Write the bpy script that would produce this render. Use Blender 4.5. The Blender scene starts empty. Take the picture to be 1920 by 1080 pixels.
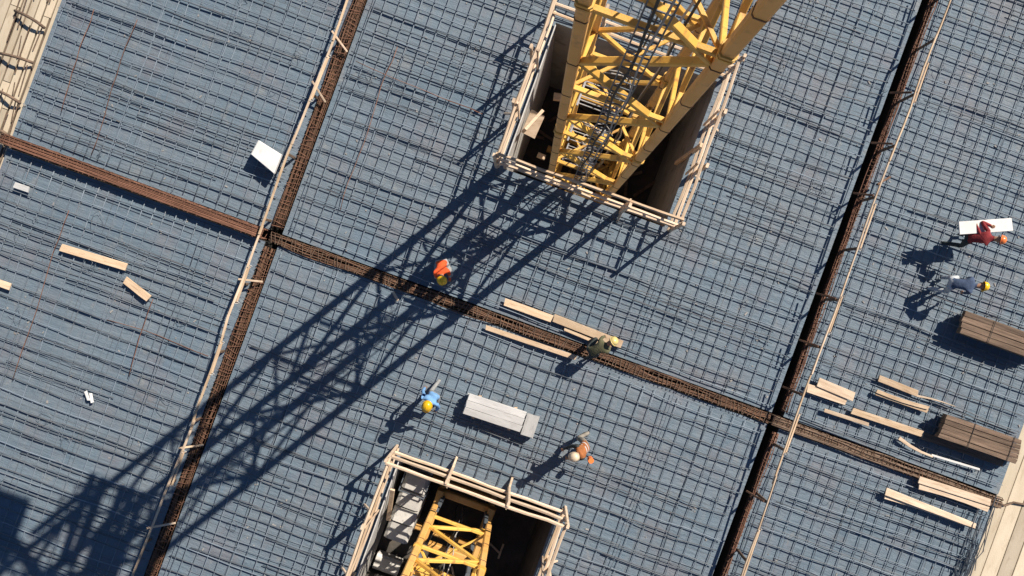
import bpy, math, random
from mathutils import Vector, Matrix, noise
random.seed(7)
R = math.radians
sc = bpy.context.scene
col = sc.collection

# ------------------------------------------------------------------ camera
F, H, NX, NY = 1400.0, 20.0, 990.0, 545.0          # focal length (px), height (m), point straight below
cd = bpy.data.cameras.new('camera')
cam = bpy.data.objects.new('camera', cd); col.objects.link(cam)
cam.location = (0, 0, H); cam.rotation_euler = (0, 0, 0)
cd.sensor_width = 36; cd.lens = F/1920*36
cd.shift_x = -(NX-960)/1920; cd.shift_y = (NY-540)/1920
cd.clip_start = 0.05; cd.clip_end = 4000
sc.camera = cam
# ------------------------------------------------------------------ world, sun, exposure
SE = R(43); SA = math.atan2(.78, .626)
w = bpy.data.worlds.new('World'); sc.world = w; w.use_nodes = True
nt = w.node_tree
bg = nt.nodes['Background']; sky = nt.nodes.new('ShaderNodeTexSky')
sky.sky_type = 'NISHITA'; sky.sun_disc = False
sky.sun_elevation = SE; sky.sun_rotation = SA
sky.air_density = 1.0; sky.dust_density = .2; sky.ozone_density = 6.0
nt.links.new(sky.outputs[0], bg.inputs[0]); bg.inputs[1].default_value = 0.05
sd = bpy.data.lights.new('sun', 'SUN'); sd.energy = 5.0; sd.angle = R(.4); sd.color = (1, .90, .77)
sun = bpy.data.objects.new('sun', sd); col.objects.link(sun)
to_sun = Vector((.78*math.cos(SE), .626*math.cos(SE), math.sin(SE)))
sun.rotation_euler = to_sun.to_track_quat('Z', 'Y').to_euler(); sun.location = (30, 24, 40)
sc.view_settings.view_transform = 'Standard'; sc.view_settings.look = 'None'
sc.view_settings.exposure = 0.52; sc.view_settings.gamma = 1

# ------------------------------------------------------------------ frames of reference
C20, S20 = math.cos(R(20)), math.sin(R(20))
def G(a, b, z=0): return Vector((a*C20 + b*S20, -a*S20 + b*C20, z))     # building grid -> world
def P(px, py, z=0): return Vector(((px-NX)/F*(H-z), (NY-py)/F*(H-z), z))  # photo measurement -> world point at height z
def AB(v): return (v.x*C20 - v.y*S20, v.x*S20 + v.y*C20)
GR = -R(20)

# ------------------------------------------------------------------ materials
def mat(name, c1, c2=None, scale=3.0, rough=.8, bump=.2, bscale=30, stretch=None, metal=0, detail=6, contrast=.35, spots=None, spotscale=9, spotamt=.6, spec=.4):
    m = bpy.data.materials.new(name); m.use_nodes = True
    n = m.node_tree.nodes; l = m.node_tree.links; b = n['Principled BSDF']
    b.inputs['Roughness'].default_value = rough; b.inputs['Metallic'].default_value = metal
    b.inputs['Specular IOR Level'].default_value = spec
    tc = n.new('ShaderNodeTexCoord'); mp = n.new('ShaderNodeMapping')
    l.new(tc.outputs['Object'], mp.inputs[0])
    if stretch: mp.inputs['Scale'].default_value = stretch
    oi = n.new('ShaderNodeObjectInfo'); va = n.new('ShaderNodeVectorMath'); va.operation = 'ADD'
    sc_ = n.new('ShaderNodeVectorMath'); sc_.operation = 'SCALE'; sc_.inputs['Scale'].default_value = 37.0
    cmb = n.new('ShaderNodeCombineXYZ')
    for k in range(3): l.new(oi.outputs['Random'], cmb.inputs[k])
    l.new(cmb.outputs[0], sc_.inputs[0]); l.new(mp.outputs[0], va.inputs[0]); l.new(sc_.outputs[0], va.inputs[1])
    ns = n.new('ShaderNodeTexNoise'); ns.inputs['Scale'].default_value = scale; ns.inputs['Detail'].default_value = detail
    ns.inputs['Roughness'].default_value = .6
    l.new(va.outputs[0], ns.inputs['Vector'])
    cr = n.new('ShaderNodeValToRGB'); cr.color_ramp.elements[0].position = .5-contrast/2; cr.color_ramp.elements[1].position = .5+contrast/2
    cr.color_ramp.elements[0].color = (*c1, 1); cr.color_ramp.elements[1].color = (*(c2 or c1), 1)
    l.new(ns.outputs[0], cr.inputs[0]); out = cr.outputs[0]
    if spots:
        n2 = n.new('ShaderNodeTexNoise'); n2.inputs['Scale'].default_value = spotscale; n2.inputs['Detail'].default_value = 8
        l.new(va.outputs[0], n2.inputs['Vector'])
        r2 = n.new('ShaderNodeValToRGB'); r2.color_ramp.elements[0].position = .56; r2.color_ramp.elements[1].position = .7
        r2.color_ramp.elements[0].color = (0, 0, 0, 1); r2.color_ramp.elements[1].color = (spotamt,)*3+(1,)
        l.new(n2.outputs[0], r2.inputs[0])
        mx = n.new('ShaderNodeMixRGB'); mx.inputs[2].default_value = (*spots, 1)
        l.new(r2.outputs[0], mx.inputs[0]); l.new(out, mx.inputs[1]); out = mx.outputs[0]
    hv = n.new('ShaderNodeHueSaturation'); mr = n.new('ShaderNodeMapRange')
    mr.inputs[3].default_value = .74; mr.inputs[4].default_value = 1.14
    l.new(oi.outputs['Random'], mr.inputs[0]); l.new(mr.outputs[0], hv.inputs['Value']); l.new(out, hv.inputs['Color'])
    l.new(hv.outputs[0], b.inputs['Base Color'])
    if bump:
        n3 = n.new('ShaderNodeTexNoise'); n3.inputs['Scale'].default_value = bscale; n3.inputs['Detail'].default_value = 5
        l.new(va.outputs[0], n3.inputs['Vector'])
        bp = n.new('ShaderNodeBump'); bp.inputs['Strength'].default_value = bump; bp.inputs['Distance'].default_value = .02
        l.new(n3.outputs[0], bp.inputs['Height']); l.new(bp.outputs[0], b.inputs['Normal'])
    return m

def deck_material():
    m = bpy.data.materials.new('formwork_film'); m.use_nodes = True
    n = m.node_tree.nodes; l = m.node_tree.links; b = n['Principled BSDF']
    b.inputs['Roughness'].default_value = .62; b.inputs['Specular IOR Level'].default_value = .35
    tc = n.new('ShaderNodeTexCoord'); mp = n.new('ShaderNodeMapping'); mp.inputs['Rotation'].default_value = (0, 0, R(20))
    l.new(tc.outputs['Object'], mp.inputs[0])
    br = n.new('ShaderNodeTexBrick'); br.inputs['Scale'].default_value = 1; br.inputs['Brick Width'].default_value = 2.5
    br.inputs['Row Height'].default_value = 1.25; br.inputs['Mortar Size'].default_value = .012; br.inputs['Mortar Smooth'].default_value = .3
    br.inputs['Color1'].default_value = (.122, .177, .232, 1); br.inputs['Color2'].default_value = (.142, .192, .242, 1); br.inputs['Mortar'].default_value = (.07, .09, .11, 1)
    l.new(mp.outputs[0], br.inputs['Vector'])
    def noise_ramp(scale, p0, p1, stretch=(1, 1, 1), detail=8):
        m2 = n.new('ShaderNodeMapping'); m2.inputs['Scale'].default_value = stretch; l.new(mp.outputs[0], m2.inputs[0])
        t = n.new('ShaderNodeTexNoise'); t.inputs['Scale'].default_value = scale; t.inputs['Detail'].default_value = detail; t.inputs['Roughness'].default_value = .65
        l.new(m2.outputs[0], t.inputs['Vector'])
        r = n.new('ShaderNodeMapRange'); r.inputs[1].default_value = p0; r.inputs[2].default_value = p1; l.new(t.outputs[0], r.inputs[0])
        return r.outputs[0]
    def mix(a, fac, colr, amt):
        k = n.new('ShaderNodeMath'); k.operation = 'MULTIPLY'; k.inputs[1].default_value = amt; l.new(fac, k.inputs[0])
        x = n.new('ShaderNodeMixRGB'); l.new(k.outputs[0], x.inputs[0]); l.new(a, x.inputs[1]); x.inputs[2].default_value = (*colr, 1); return x.outputs[0]
    c = br.outputs[0]
    c = mix(c, noise_ramp(.35, .4, .65), (.16, .19, .22), .6)       # dusty areas
    c = mix(c, noise_ramp(.9, .5, .7), (.10, .15, .20), .6)       # cleaner bluer film
    c = mix(c, noise_ramp(3.5, .5, .75, (1, .35, 1)), (.21, .225, .235), .45)  # cement smears
    c = mix(c, noise_ramp(9, .55, .8), (.08, .105, .13), .5)
    c = mix(c, noise_ramp(.6, .52, .66, (1, 1, 1), 4), (.165, .165, .19), .55)
    c = mix(c, noise_ramp(1.6, .60, .66, (1, .6, 1), 9), (.23, .245, .25), .45)
    c = mix(c, noise_ramp(1.1, .62, .72, (.5, 1, 1), 9), (.13, .11, .10), .4)
    l.new(c, b.inputs['Base Color'])
    t = n.new('ShaderNodeTexNoise'); t.inputs['Scale'].default_value = 2.2; t.inputs['Detail'].default_value = 9; t.inputs['Roughness'].default_value = .7
    m3 = n.new('ShaderNodeMapping'); m3.inputs['Scale'].default_value = (.5, 2.4, 1); l.new(mp.outputs[0], m3.inputs[0]); l.new(m3.outputs[0], t.inputs['Vector'])
    bp = n.new('ShaderNodeBump'); bp.inputs['Strength'].default_value = .55; bp.inputs['Distance'].default_value = .12
    l.new(t.outputs[0], bp.inputs['Height']); l.new(bp.outputs[0], b.inputs['Normal'])
    return m

M = dict(
    deck=deck_material(),
    steel=mat('reinforcing_steel', (.13, .17, .215), (.205, .25, .30), 2.0, .5, .25, 90, metal=.0, spots=(.14, .12, .11), spotscale=1.1, spotamt=.4),
    steel_dark=mat('dark_steel_bar', (.075, .095, .12), (.14, .16, .18), 2.0, .55, .2, 90, spots=(.11, .08, .07), spotscale=.9, spotamt=.4),
    rust=mat('rusty_steel', (.065, .034, .022), (.19, .105, .065), 2.5, .85, .4, 60, spots=(.30, .16, .09), spotscale=3),
    rust2=mat('red_brown_steel', (.13, .06, .038), (.23, .115, .075), 1.5, .85, .4, 60, spots=(.08, .035, .02), spotscale=4),
    wood=mat('raw_timber', (.54, .38, .24), (.70, .54, .38), 2.2, .75, .3, 40, (.6, 5, 5), spots=(.36, .23, .13), spotscale=5, spotamt=.7),
    palewood=mat('pale_timber', (.54, .40, .28), (.76, .61, .46), 2.2, .8, .3, 40, (.6, 5, 5), spots=(.40, .28, .18), spotscale=5, spotamt=.6),
    oldwood=mat('weathered_timber', (.10, .065, .045), (.25, .175, .125), 2.6, .85, .5, 40, (.35, 7, 7), spots=(.06, .04, .03), spotscale=6),
    cream=mat('cream_boards', (.50, .42, .31), (.60, .52, .40), 1.5, .8, .3, 30, (2, .5, 1), spots=(.38, .30, .21), spotscale=4, spotamt=.5),
    creamedge=mat('board_joint', (.10, .08, .06), (.16, .12, .09), 4, .9, .2),
    white=mat('white_panel', (.70, .70, .69), (.80, .80, .79), 3, .6, .1, 30, spots=(.55, .53, .50), spotscale=6, spotamt=.4),
    grey_panel=mat('light_grey_panel', (.44, .44, .44), (.56, .56, .55), 2, .7, .2, 30, (.6, 3, 3), spots=(.34, .33, .32), spotscale=6, spotamt=.5),
    concrete=mat('raw_concrete', (.20, .20, .20), (.33, .32, .31), .9, .9, .5, 14, spots=(.13, .12, .11), spotscale=2.5, spotamt=.7),
    darkconcrete=mat('shade_dark_concrete', (.045, .042, .04), (.085, .078, .07), 1.2, .8, .5, 12, spots=(.12, .10, .08), spotscale=2, spotamt=.6),  # concrete darkened so its colour carries the shade of pits and trenches
    block=mat('block_concrete', (.50, .49, .47), (.64, .62, .59), 2.5, .9, .4, 20, spots=(.25, .24, .22), spotscale=5, spotamt=.6),
    yellow=mat('crane_yellow', (.70, .38, .06), (.82, .50, .12), 1.6, .5, .15, 50, spots=(.34, .17, .06), spotscale=5, spotamt=.75, spec=.5),
    yellow2=mat('crane_yellow_faded', (.66, .35, .09), (.76, .44, .15), 1.3, .5, .08, 50, spots=(.35, .18, .07), spotscale=5, spotamt=.5),
    black=mat('black_rubber', (.015, .015, .016), (.03, .03, .03), 4, .5, .1),
    galv=mat('galvanised_steel', (.30, .31, .32), (.45, .45, .46), 4, .45, .1, metal=.4),
    earth=mat('site_earth', (.13, .10, .075), (.22, .17, .125), .25, .95, .5, 3, spots=(.08, .065, .05), spotscale=.8),
    rope=mat('pale_rope', (.45, .43, .40), (.6, .58, .55), 8, .9, .3),
    skin=mat('skin', (.32, .17, .10), (.38, .21, .13), 5, .6, .05),
    boot=mat('boot_leather', (.03, .02, .015), (.07, .05, .035), 6, .7, .1),
    silver=mat('reflective_tape', (.6, .6, .62), (.7, .7, .7), 6, .35, 0),
)
def cloth(name, c): return mat(name, tuple(x*.75 for x in c), tuple(min(1, x*1.2) for x in c), 7, .9, .5, 22)
K = dict(orange=cloth('orange_cloth', (.75, .10, .025)), dark=cloth('dark_cloth', (.035, .045, .045)), olive=cloth('olive_cloth', (.10, .10, .055)),
         blue=cloth('light_blue_cloth', (.20, .42, .75)), grey=cloth('grey_cloth', (.33, .34, .34)), jeans=cloth('blue_denim', (.06, .09, .16)),
         pale=cloth('pale_grey_cloth', (.40, .43, .46)), red=cloth('red_cloth', (.26, .03, .035)), hivis=cloth('hi_vis_orange', (.42, .15, .05)), beige=cloth('beige_cloth', (.22, .20, .17)))
def helmet_mat(name, c): return mat(name, c, c, 3, .3, 0, spec=.6)
HM = dict(yellow=helmet_mat('yellow_shell', (.85, .50, .01)), pale=helmet_mat('pale_yellow_shell', (.82, .66, .26)),
          orange=helmet_mat('orange_shell', (.88, .23, .06)), cream=helmet_mat('cream_shell', (.80, .64, .46)))

# ------------------------------------------------------------------ mesh helpers
class MB:
    def __init__(s): s.v = []; s.f = []
    def add(s, vs, fs):
        k = len(s.v); s.v += [tuple(v) for v in vs]; s.f += [tuple(i+k for i in f) for f in fs]; return s
    def box(s, c, d, rz=0, rm=None):
        c = Vector(c); m = rm if rm is not None else Matrix.Rotation(rz, 3, 'Z'); x, y, z = [q/2 for q in d]
        vs = [c + m @ Vector((i*x, j*y, k*z)) for k in (-1, 1) for j in (-1, 1) for i in (-1, 1)]
        return s.add(vs, [(0, 2, 3, 1), (4, 5, 7, 6), (0, 1, 5, 4), (2, 6, 7, 3), (0, 4, 6, 2), (1, 3, 7, 5)])
    def beam(s, p, q, w_, h_=None, up=None):
        """a bevelled square bar between two points"""
        p = Vector(p); q = Vector(q); d = (q-p); L = d.length; d.normalize(); h_ = h_ or w_
        upv = Vector(up) if up else (Vector((0, 0, 1)) if abs(d.z) < .95 else G(1, 0))
        x = d.cross(upv).normalized(); y = x.cross(d).normalized(); t = min(w_, h_)*.16
        prof = [(-w_/2+t, -h_/2), (w_/2-t, -h_/2), (w_/2, -h_/2+t), (w_/2, h_/2-t), (w_/2-t, h_/2), (-w_/2+t, h_/2), (-w_/2, h_/2-t), (-w_/2, -h_/2+t)]
        vs = [e + x*i + y*j for e in (p, q) for i, j in prof]
        return s.add(vs, [(i, (i+1) % 8, 8+(i+1) % 8, 8+i) for i in range(8)] + [tuple(range(7, -1, -1)), tuple(range(8, 16))])
    def tube(s, pts, r, n=6, cap=True):
        pts = [Vector(p) for p in pts]; N = len(pts); base = len(s.v); ref = None
        for i, p in enumerate(pts):
            d = (pts[min(i+1, N-1)] - pts[max(i-1, 0)]).normalized()
            if ref is None: ref = d.cross(Vector((0, 0, 1)) if abs(d.z) < .9 else Vector((1, 0, 0))).normalized()
            ref = (ref - d*ref.dot(d)).normalized(); y = d.cross(ref); rr = r[i] if isinstance(r, (list, tuple)) else r
            for k in range(n):
                a = math.tau*k/n; s.v.append(tuple(p + ref*math.cos(a)*rr + y*math.sin(a)*rr))
        for i in range(N-1):
            for k in range(n):
                s.f.append((base+i*n+k, base+i*n+(k+1) % n, base+(i+1)*n+(k+1) % n, base+(i+1)*n+k))
        if cap: s.f.append(tuple(base+k for k in range(n-1, -1, -1))); s.f.append(tuple(base+(N-1)*n+k for k in range(n)))
        return s
    def ell(s, c, rx, ry, rz, m=None, n=10, k=6, z0=-1):
        c = Vector(c); m = m or Matrix.Identity(3); vs = []; fs = []
        for j in range(k+1):
            t = -math.pi/2 + math.pi*j/k; zz = max(math.sin(t), z0); rr = math.cos(t) if math.sin(t) > z0 else math.sqrt(max(0, 1-z0*z0))*(j/k if j == 0 else 1)
            for i in range(n):
                a = math.tau*i/n; vs.append(c + m @ Vector((rx*rr*math.cos(a), ry*rr*math.sin(a), rz*zz)))
        for j in range(k):
            for i in range(n): fs.append((j*n+i, j*n+(i+1) % n, (j+1)*n+(i+1) % n, (j+1)*n+i))
        return s.add(vs, fs)
    def build(s, name, m, parent=None, origin=None, smooth=False, rz=0):
        o = Vector(origin) if origin is not None else Vector((0, 0, 0))
        me = bpy.data.meshes.new(name)
        if rz:
            mi = Matrix.Rotation(-rz, 3, 'Z'); vs = [tuple(mi @ (Vector(v)-o)) for v in s.v]
        else: vs = [(v[0]-o.x, v[1]-o.y, v[2]-o.z) for v in s.v]
        me.from_pydata(vs, [], s.f); me.materials.append(m if not isinstance(m, str) else M[m])
        if smooth: me.polygons.foreach_set('use_smooth', [True]*len(me.polygons))
        me.update()
        ob = bpy.data.objects.new(name, me); col.objects.link(ob); ob.location = o; ob.rotation_euler = (0, 0, rz)
        if parent: ob.parent = parent; ob.matrix_parent_inverse = Matrix.LocRotScale(parent.location, parent.rotation_euler, None).inverted()
        return ob
def tag(o, label=None, cat=None, group=None, kind=None):
    if label: o['label'] = label
    if cat: o['category'] = cat
    if group: o['group'] = group
    if kind: o['kind'] = kind
    return o
def empty(name, loc, label, cat, group=None, rz=0):
    o = bpy.data.objects.new(name, None); col.objects.link(o); o.location = loc; o.rotation_euler = (0, 0, rz); o.empty_display_size = .2
    return tag(o, label, cat, group)

# ------------------------------------------------------------------ setting
LT = (-7.06, -6.70)     # left beam trench (a range)
RT = (7.25, 7.58)       # right beam trench
XT = (-1.17, -.83)      # cross beam trench (b range)
AL, AR, BB, BT = -14.4, 13.7, -14.5, 14.5
H1 = (-1.75, 2.85, 2.85, 7.0); H2 = (-1.7, 2.75, -9.9, -5.28)
as_ = [AL, LT[0], LT[1], H1[0], H1[1], RT[0], RT[1], AR]
def deck():
    mb = MB()
    def q(a0, a1, b0, b1):
        n = max(1, int((a1-a0)/1.0)); m_ = max(1, int((b1-b0)/1.0)); vs = []; fs = []
        for j in range(m_+1):
            for i in range(n+1):
                vs.append(G(a0+(a1-a0)*i/n, b0+(b1-b0)*j/m_, 0))
        for j in range(m_):
            for i in range(n): k = j*(n+1)+i; fs.append((k, k+1, k+n+2, k+n+1))
        mb.add(vs, fs)
    for a0, a1 in ((AL, LT[0]), (RT[1], AR)):
        q(a0, a1, BB, XT[0]); q(a0, a1, XT[1], BT)
    A0, A1 = LT[1], RT[0]
    for (h, lo, hi) in ((H1, XT[1], BT), (H2, BB, XT[0])):
        q(A0, A1, lo, h[2]); q(A0, A1, h[3], hi); q(A0, h[0], h[2], h[3]); q(h[1], A1, h[2], h[3])
    tag(mb.build('deck', 'deck'), kind='structure')
deck()
def trench(name, a0, a1, b0, b1, d, m):
    mb = MB()
    c = [G(a0, b0), G(a1, b0), G(a1, b1), G(a0, b1)]; lo = [Vector((v.x, v.y, -d)) for v in c]
    hi = [Vector((v.x, v.y, -.004)) for v in c]
    mb.add(hi+lo, [(4, 5, 6, 7)] + [(i, (i+1) % 4, 4+(i+1) % 4, 4+i) for i in range(4)])
    return tag(mb.build(name, m), kind='structure')
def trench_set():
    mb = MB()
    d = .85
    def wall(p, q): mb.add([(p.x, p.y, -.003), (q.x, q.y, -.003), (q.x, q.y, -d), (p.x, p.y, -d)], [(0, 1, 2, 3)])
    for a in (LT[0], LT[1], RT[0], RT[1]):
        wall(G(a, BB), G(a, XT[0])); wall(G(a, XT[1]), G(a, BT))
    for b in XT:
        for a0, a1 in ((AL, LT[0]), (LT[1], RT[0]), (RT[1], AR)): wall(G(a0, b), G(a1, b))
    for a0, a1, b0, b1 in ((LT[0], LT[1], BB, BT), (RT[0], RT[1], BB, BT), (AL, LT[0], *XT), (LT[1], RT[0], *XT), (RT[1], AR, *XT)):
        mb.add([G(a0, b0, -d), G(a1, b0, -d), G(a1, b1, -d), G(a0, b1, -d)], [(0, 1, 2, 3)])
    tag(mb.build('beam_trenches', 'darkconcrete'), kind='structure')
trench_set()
def pit(h, d, fm):
    a0, a1, b0, b1 = h; mb = MB()
    c = [G(a0, b0), G(a1, b0), G(a1, b1), G(a0, b1)]
    for i in range(4):
        p, q = c[i], c[(i+1) % 4]
        if i == 3: lw = MB(); lw.add([(p.x, p.y, -.003), (q.x, q.y, -.003), (q.x, q.y, -d), (p.x, p.y, -d)], [(0, 1, 2, 3)]); tag(lw.build('pit_wall', 'block'), kind='structure'); continue
        for z0, z1 in ((-.003, -1.25), (-1.25, -2.6), (-2.6, -d)):
            off = 0
            mb.add([(p.x, p.y, z0), (q.x, q.y, z0), (q.x, q.y, z1), (p.x, p.y, z1)], [(0, 1, 2, 3)])
    tag(mb.build('pit_wall', 'darkconcrete' if fm == 'dark' else 'concrete'), kind='structure')  # lower pit walls take the concrete with shade in its colour
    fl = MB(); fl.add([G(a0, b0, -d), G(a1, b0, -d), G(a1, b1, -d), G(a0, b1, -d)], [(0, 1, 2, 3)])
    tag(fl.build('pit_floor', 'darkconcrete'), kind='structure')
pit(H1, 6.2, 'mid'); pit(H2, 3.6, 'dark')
g = MB(); g.add([(-1500, -1500, -8), (1500, -1500, -8), (1500, 1500, -8), (-1500, 1500, -8)], [(0, 1, 2, 3)])
tag(g.build('ground', 'earth'), kind='structure')
# solid body of the building below the deck edges
fa = MB()
for (p, q) in ((G(AL-3.2, BB), G(AR+3.2, BB)), (G(AR+3.2, BB), G(AR+3.2, BT)), (G(AR+3.2, BT), G(AL-3.2, BT)), (G(AL-3.2, BT), G(AL-3.2, BB))):
    fa.add([(p.x, p.y, -.2), (q.x, q.y, -.2), (q.x, q.y, -8), (p.x, p.y, -8)], [(0, 1, 2, 3)])
tag(fa.build('building_side', 'concrete'), kind='structure')

# timber margins left and right of the deck: boards laid side by side
def board_margin(a_start, sign, widths, label):
    root = empty('timber_platform', G(a_start, 0, -.1), label, 'platform')
    root['kind'] = 'structure'
    base = MB(); base.box(G(a_start+sign*1.6, 0, -.16), (3.2, BT-BB, .06), GR); base.build('joist_layer', 'creamedge', root)
    a = a_start + sign*.015
    for wd in widths:
        b = BB + random.uniform(0, 2)
        while b < BT-.5:
            L = min(random.uniform(7.5, 14) if sign > 0 else random.uniform(3, 7), BT-b)
            mb = MB(); c = G(a+sign*wd/2, b+L/2, -.10+random.uniform(-.012, .018))
            mb.beam(c - G(0, 1)*(L/2-.01), c + G(0, 1)*(L/2-.01), wd-(random.uniform(.012, .03) if sign > 0 else random.uniform(.02, .07)), .045, up=(0, 0, 1))
            mb.build('board', 'cream', root, origin=c, rz=GR)
            b += L
        a += sign*wd
    return root
board_margin(AR, 1, [.34, .42, .38, .45, .40, .45, .4], 'cream timber platform of wide boards along the right edge of the deck')
lm = board_margin(AL, -1, [.16, .22, .2, .24, .2, .3, .5, .5, .5], 'cream timber platform of narrow gapped boards along the left edge of the deck')

# ------------------------------------------------------------------ rebar mats
def wavy(p, q, z, amp, seed, step=.55):
    L = (q-p).length; n = max(2, int(L/step)+1); d = (q-p)/L; s = Vector((-d.y, d.x, 0)); pts = []
    for i in range(n+1):
        t = i/n; k = noise.noise(Vector((t*L*.45, seed*7.31, 0)))*amp + noise.noise(Vector((t*L*1.7, seed*3.1, 5)))*amp*.28
        zz = z + abs(noise.noise(Vector((t*L*.6, seed*1.7, 9))))*.02
        pts.append(p + d*(L*t) + s*k + Vector((0, 0, zz)))
    return pts
seedc = [0]
def mat_bay(label, a0, a1, b0, b1, hole=None, wav=.12):
    root = empty('rebar_mat', G((a0+a1)/2, b0 + .4), label, 'rebar mat')
    def spans_v(a):      # bar running along b at this a
        if hole and hole[0]-.06 < a < hole[1]+.06:
            return [(b0, hole[2]-.08), (hole[3]+.08, b1)]
        return [(b0, b1)]
    def spans_u(b):
        if hole and hole[2]-.06 < b < hole[3]+.06: return [(a0, hole[0]-.08), (hole[1]+.08, a1)]
        return [(a0, a1)]
    def clip(x0, x1, f):
        return [s for s in f if s[1]-s[0] > .3]
    n = 0
    a = a0+.12
    while a < a1-.06:
        for s in spans_v(a):
            if s[1]-s[0] < .3: continue
            seedc[0] += 1; j = random.uniform(-.025, .025); amp = wav*.5*min(1, (s[1]-s[0])/8)
            pts = wavy(G(a, s[0]+random.uniform(0, .12)), G(a+j, s[1]-random.uniform(0, .12)), .052, amp*.5 if hole else amp*.8, seedc[0])
            r = random.uniform(.0115, .0145); c = pts[0]
            MB().tube(pts, r, 5).build('bar', 'steel', root, smooth=True); n += 1
        a += .312*random.uniform(.93, 1.07)
    b = b0+.15
    while b < b1-.06:
        for s in spans_u(b):
            if s[1]-s[0] < .3: continue
            seedc[0] += 1; j = random.uniform(-.05, .05)
            pts = wavy(G(s[0]+random.uniform(0, .15), b), G(s[1]-random.uniform(0, .15), b+j), .083, wav*.55*min(1, (s[1]-s[0])/8), seedc[0])
            MB().tube(pts, random.uniform(.0135, .017), 5).build('bar', 'steel_dark' if random.random() < .55 else 'steel', root, smooth=True); n += 1
            if random.random() < .5 and s[1]-s[0] > 1:      # lapped second bar close beside the first
                seedc[0] += 1; o1 = random.choice((-1, 1))*random.uniform(.05, .10); L = (s[1]-s[0])*random.uniform(.35, 1); k0 = random.uniform(s[0], s[1]-L)
                MB().tube(wavy(G(k0, b+o1), G(k0+L, b+o1+random.uniform(-.05, .05)), .086, wav*.5*min(1, L/8), seedc[0]), .0135, 5).build('bar', 'steel_dark', root, smooth=True)
        b += .34*random.uniform(.9, 1.1)
    # lower layer and lap bars, too fine and close to tell apart
    lo = MB()
    for dirn in (0, 1):
        x = (b0 if dirn == 0 else a0)+.22; lim = b1 if dirn == 0 else a1
        while x < lim-.1:
            for s in (spans_u(x) if dirn == 0 else spans_v(x)):
                if s[1]-s[0] < .4: continue
                seedc[0] += 1; k0, k1 = s
                if random.random() < .55:
                    L = min(k1-k0, random.uniform(1.5, 7)); k0 = random.uniform(k0, k1-L); k1 = k0+L
                j = random.uniform(-.10, .10)
                p, q = (G(k0, x), G(k1, x+j)) if dirn == 0 else (G(x, k0), G(x+j, k1))
                lo.tube(wavy(p, q, .022 if random.random() < .6 else .11, wav*.5*min(1, (k1-k0)/8), seedc[0], .8), .009, 4, cap=False)
            x += (.85 if dirn == 0 else 1.5)*random.uniform(.6, 1.4)
    tag(lo.build('lower_bars', 'steel', root), kind='stuff')
    # scattered tie-wire tangles
    tw = MB()
    for _ in range(int((a1-a0)*(b1-b0)*.2)):
        a, b = random.uniform(a0+.3, a1-.3), random.uniform(b0+.3, b1-.3)
        if hole and hole[0]-.5 < a < hole[1]+.5 and hole[2]-.5 < b < hole[3]+.5: continue
        c = G(a, b, .1); rr = random.uniform(.06, .25); ang = random.uniform(0, 6.3)
        pts = [c + Vector((math.cos(ang+t*.9)*rr*random.uniform(.4, 1.2), math.sin(ang+t*.9)*rr*random.uniform(.4, 1.2), random.uniform(0, .05))) for t in range(random.randint(4, 11))]
        tw.tube(pts, .006, 3, cap=False)
    tag(tw.build('tie_wire', 'steel_dark', root), kind='stuff')
    return root
mat_bay('wavy steel rebar mat in the upper left bay, under the tilted white panel', AL+.05, LT[0]-.05, XT[1]+.05, 13.2, wav=.15)
mat_bay('steel rebar mat around the upper crane pit, between the two long trenches', LT[1]+.05, RT[0]-.05, XT[1]+.05, 13.2, H1, wav=.16)
mat_bay('steel rebar mat in the upper right bay, under the worker carrying the white board', RT[1]+.05, AR-.05, XT[1]+.05, 13.2, wav=.16)
mat_bay('wavy steel rebar mat in the lower left bay, with two short planks lying on it', AL+.05, LT[0]-.05, -13.2, XT[0]-.05, wav=.15)
mat_bay('steel rebar mat around the lower crane pit, under the long crane shadow', LT[1]+.05, RT[0]-.05, -13.2, XT[0]-.05, H2, wav=.18)
mat_bay('steel rebar mat in the lower right bay beside the cream boards', RT[1]+.05, AR-.05, -13.2, XT[0]-.05, wav=.14)
# long rusty odd bars lying on top of the mats
for k, (x0, y0, x1, y1, lab) in enumerate((
        (262, 40, 172, 290, 'long rusty bar lying on the mat in the upper left bay, right of the other'), (180, 20, 118, 210, 'rusty bar lying in the top left corner near the cream boards'),
        (135, 395, 28, 710, 'long rusty bar lying below the brown beam cage, left of the longer plank'), (290, 560, 246, 705, 'thin rusty bar lying under the short tilted plank in the lower left bay'),
        (205, 600, 395, 665, 'pale rusty bar lying across the lower left bay towards the timber rail'), (668, 120, 905, 215, 'rust coloured bar lying across the mat left of the upper pit'),
        (745, 90, 640, 395, 'thin rusty bar lying lengthwise in the bay right of the left cage'))):
    p, q = P(x0, y0), P(x1, y1)
    tag(MB().tube(wavy(p, q, .125, .16, 400+k, .4), .010, 5).build('loose_bar', 'rust2', origin=(p+q)/2, smooth=True), lab, 'steel bar', 'loose rusty bars on the mats')

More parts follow.
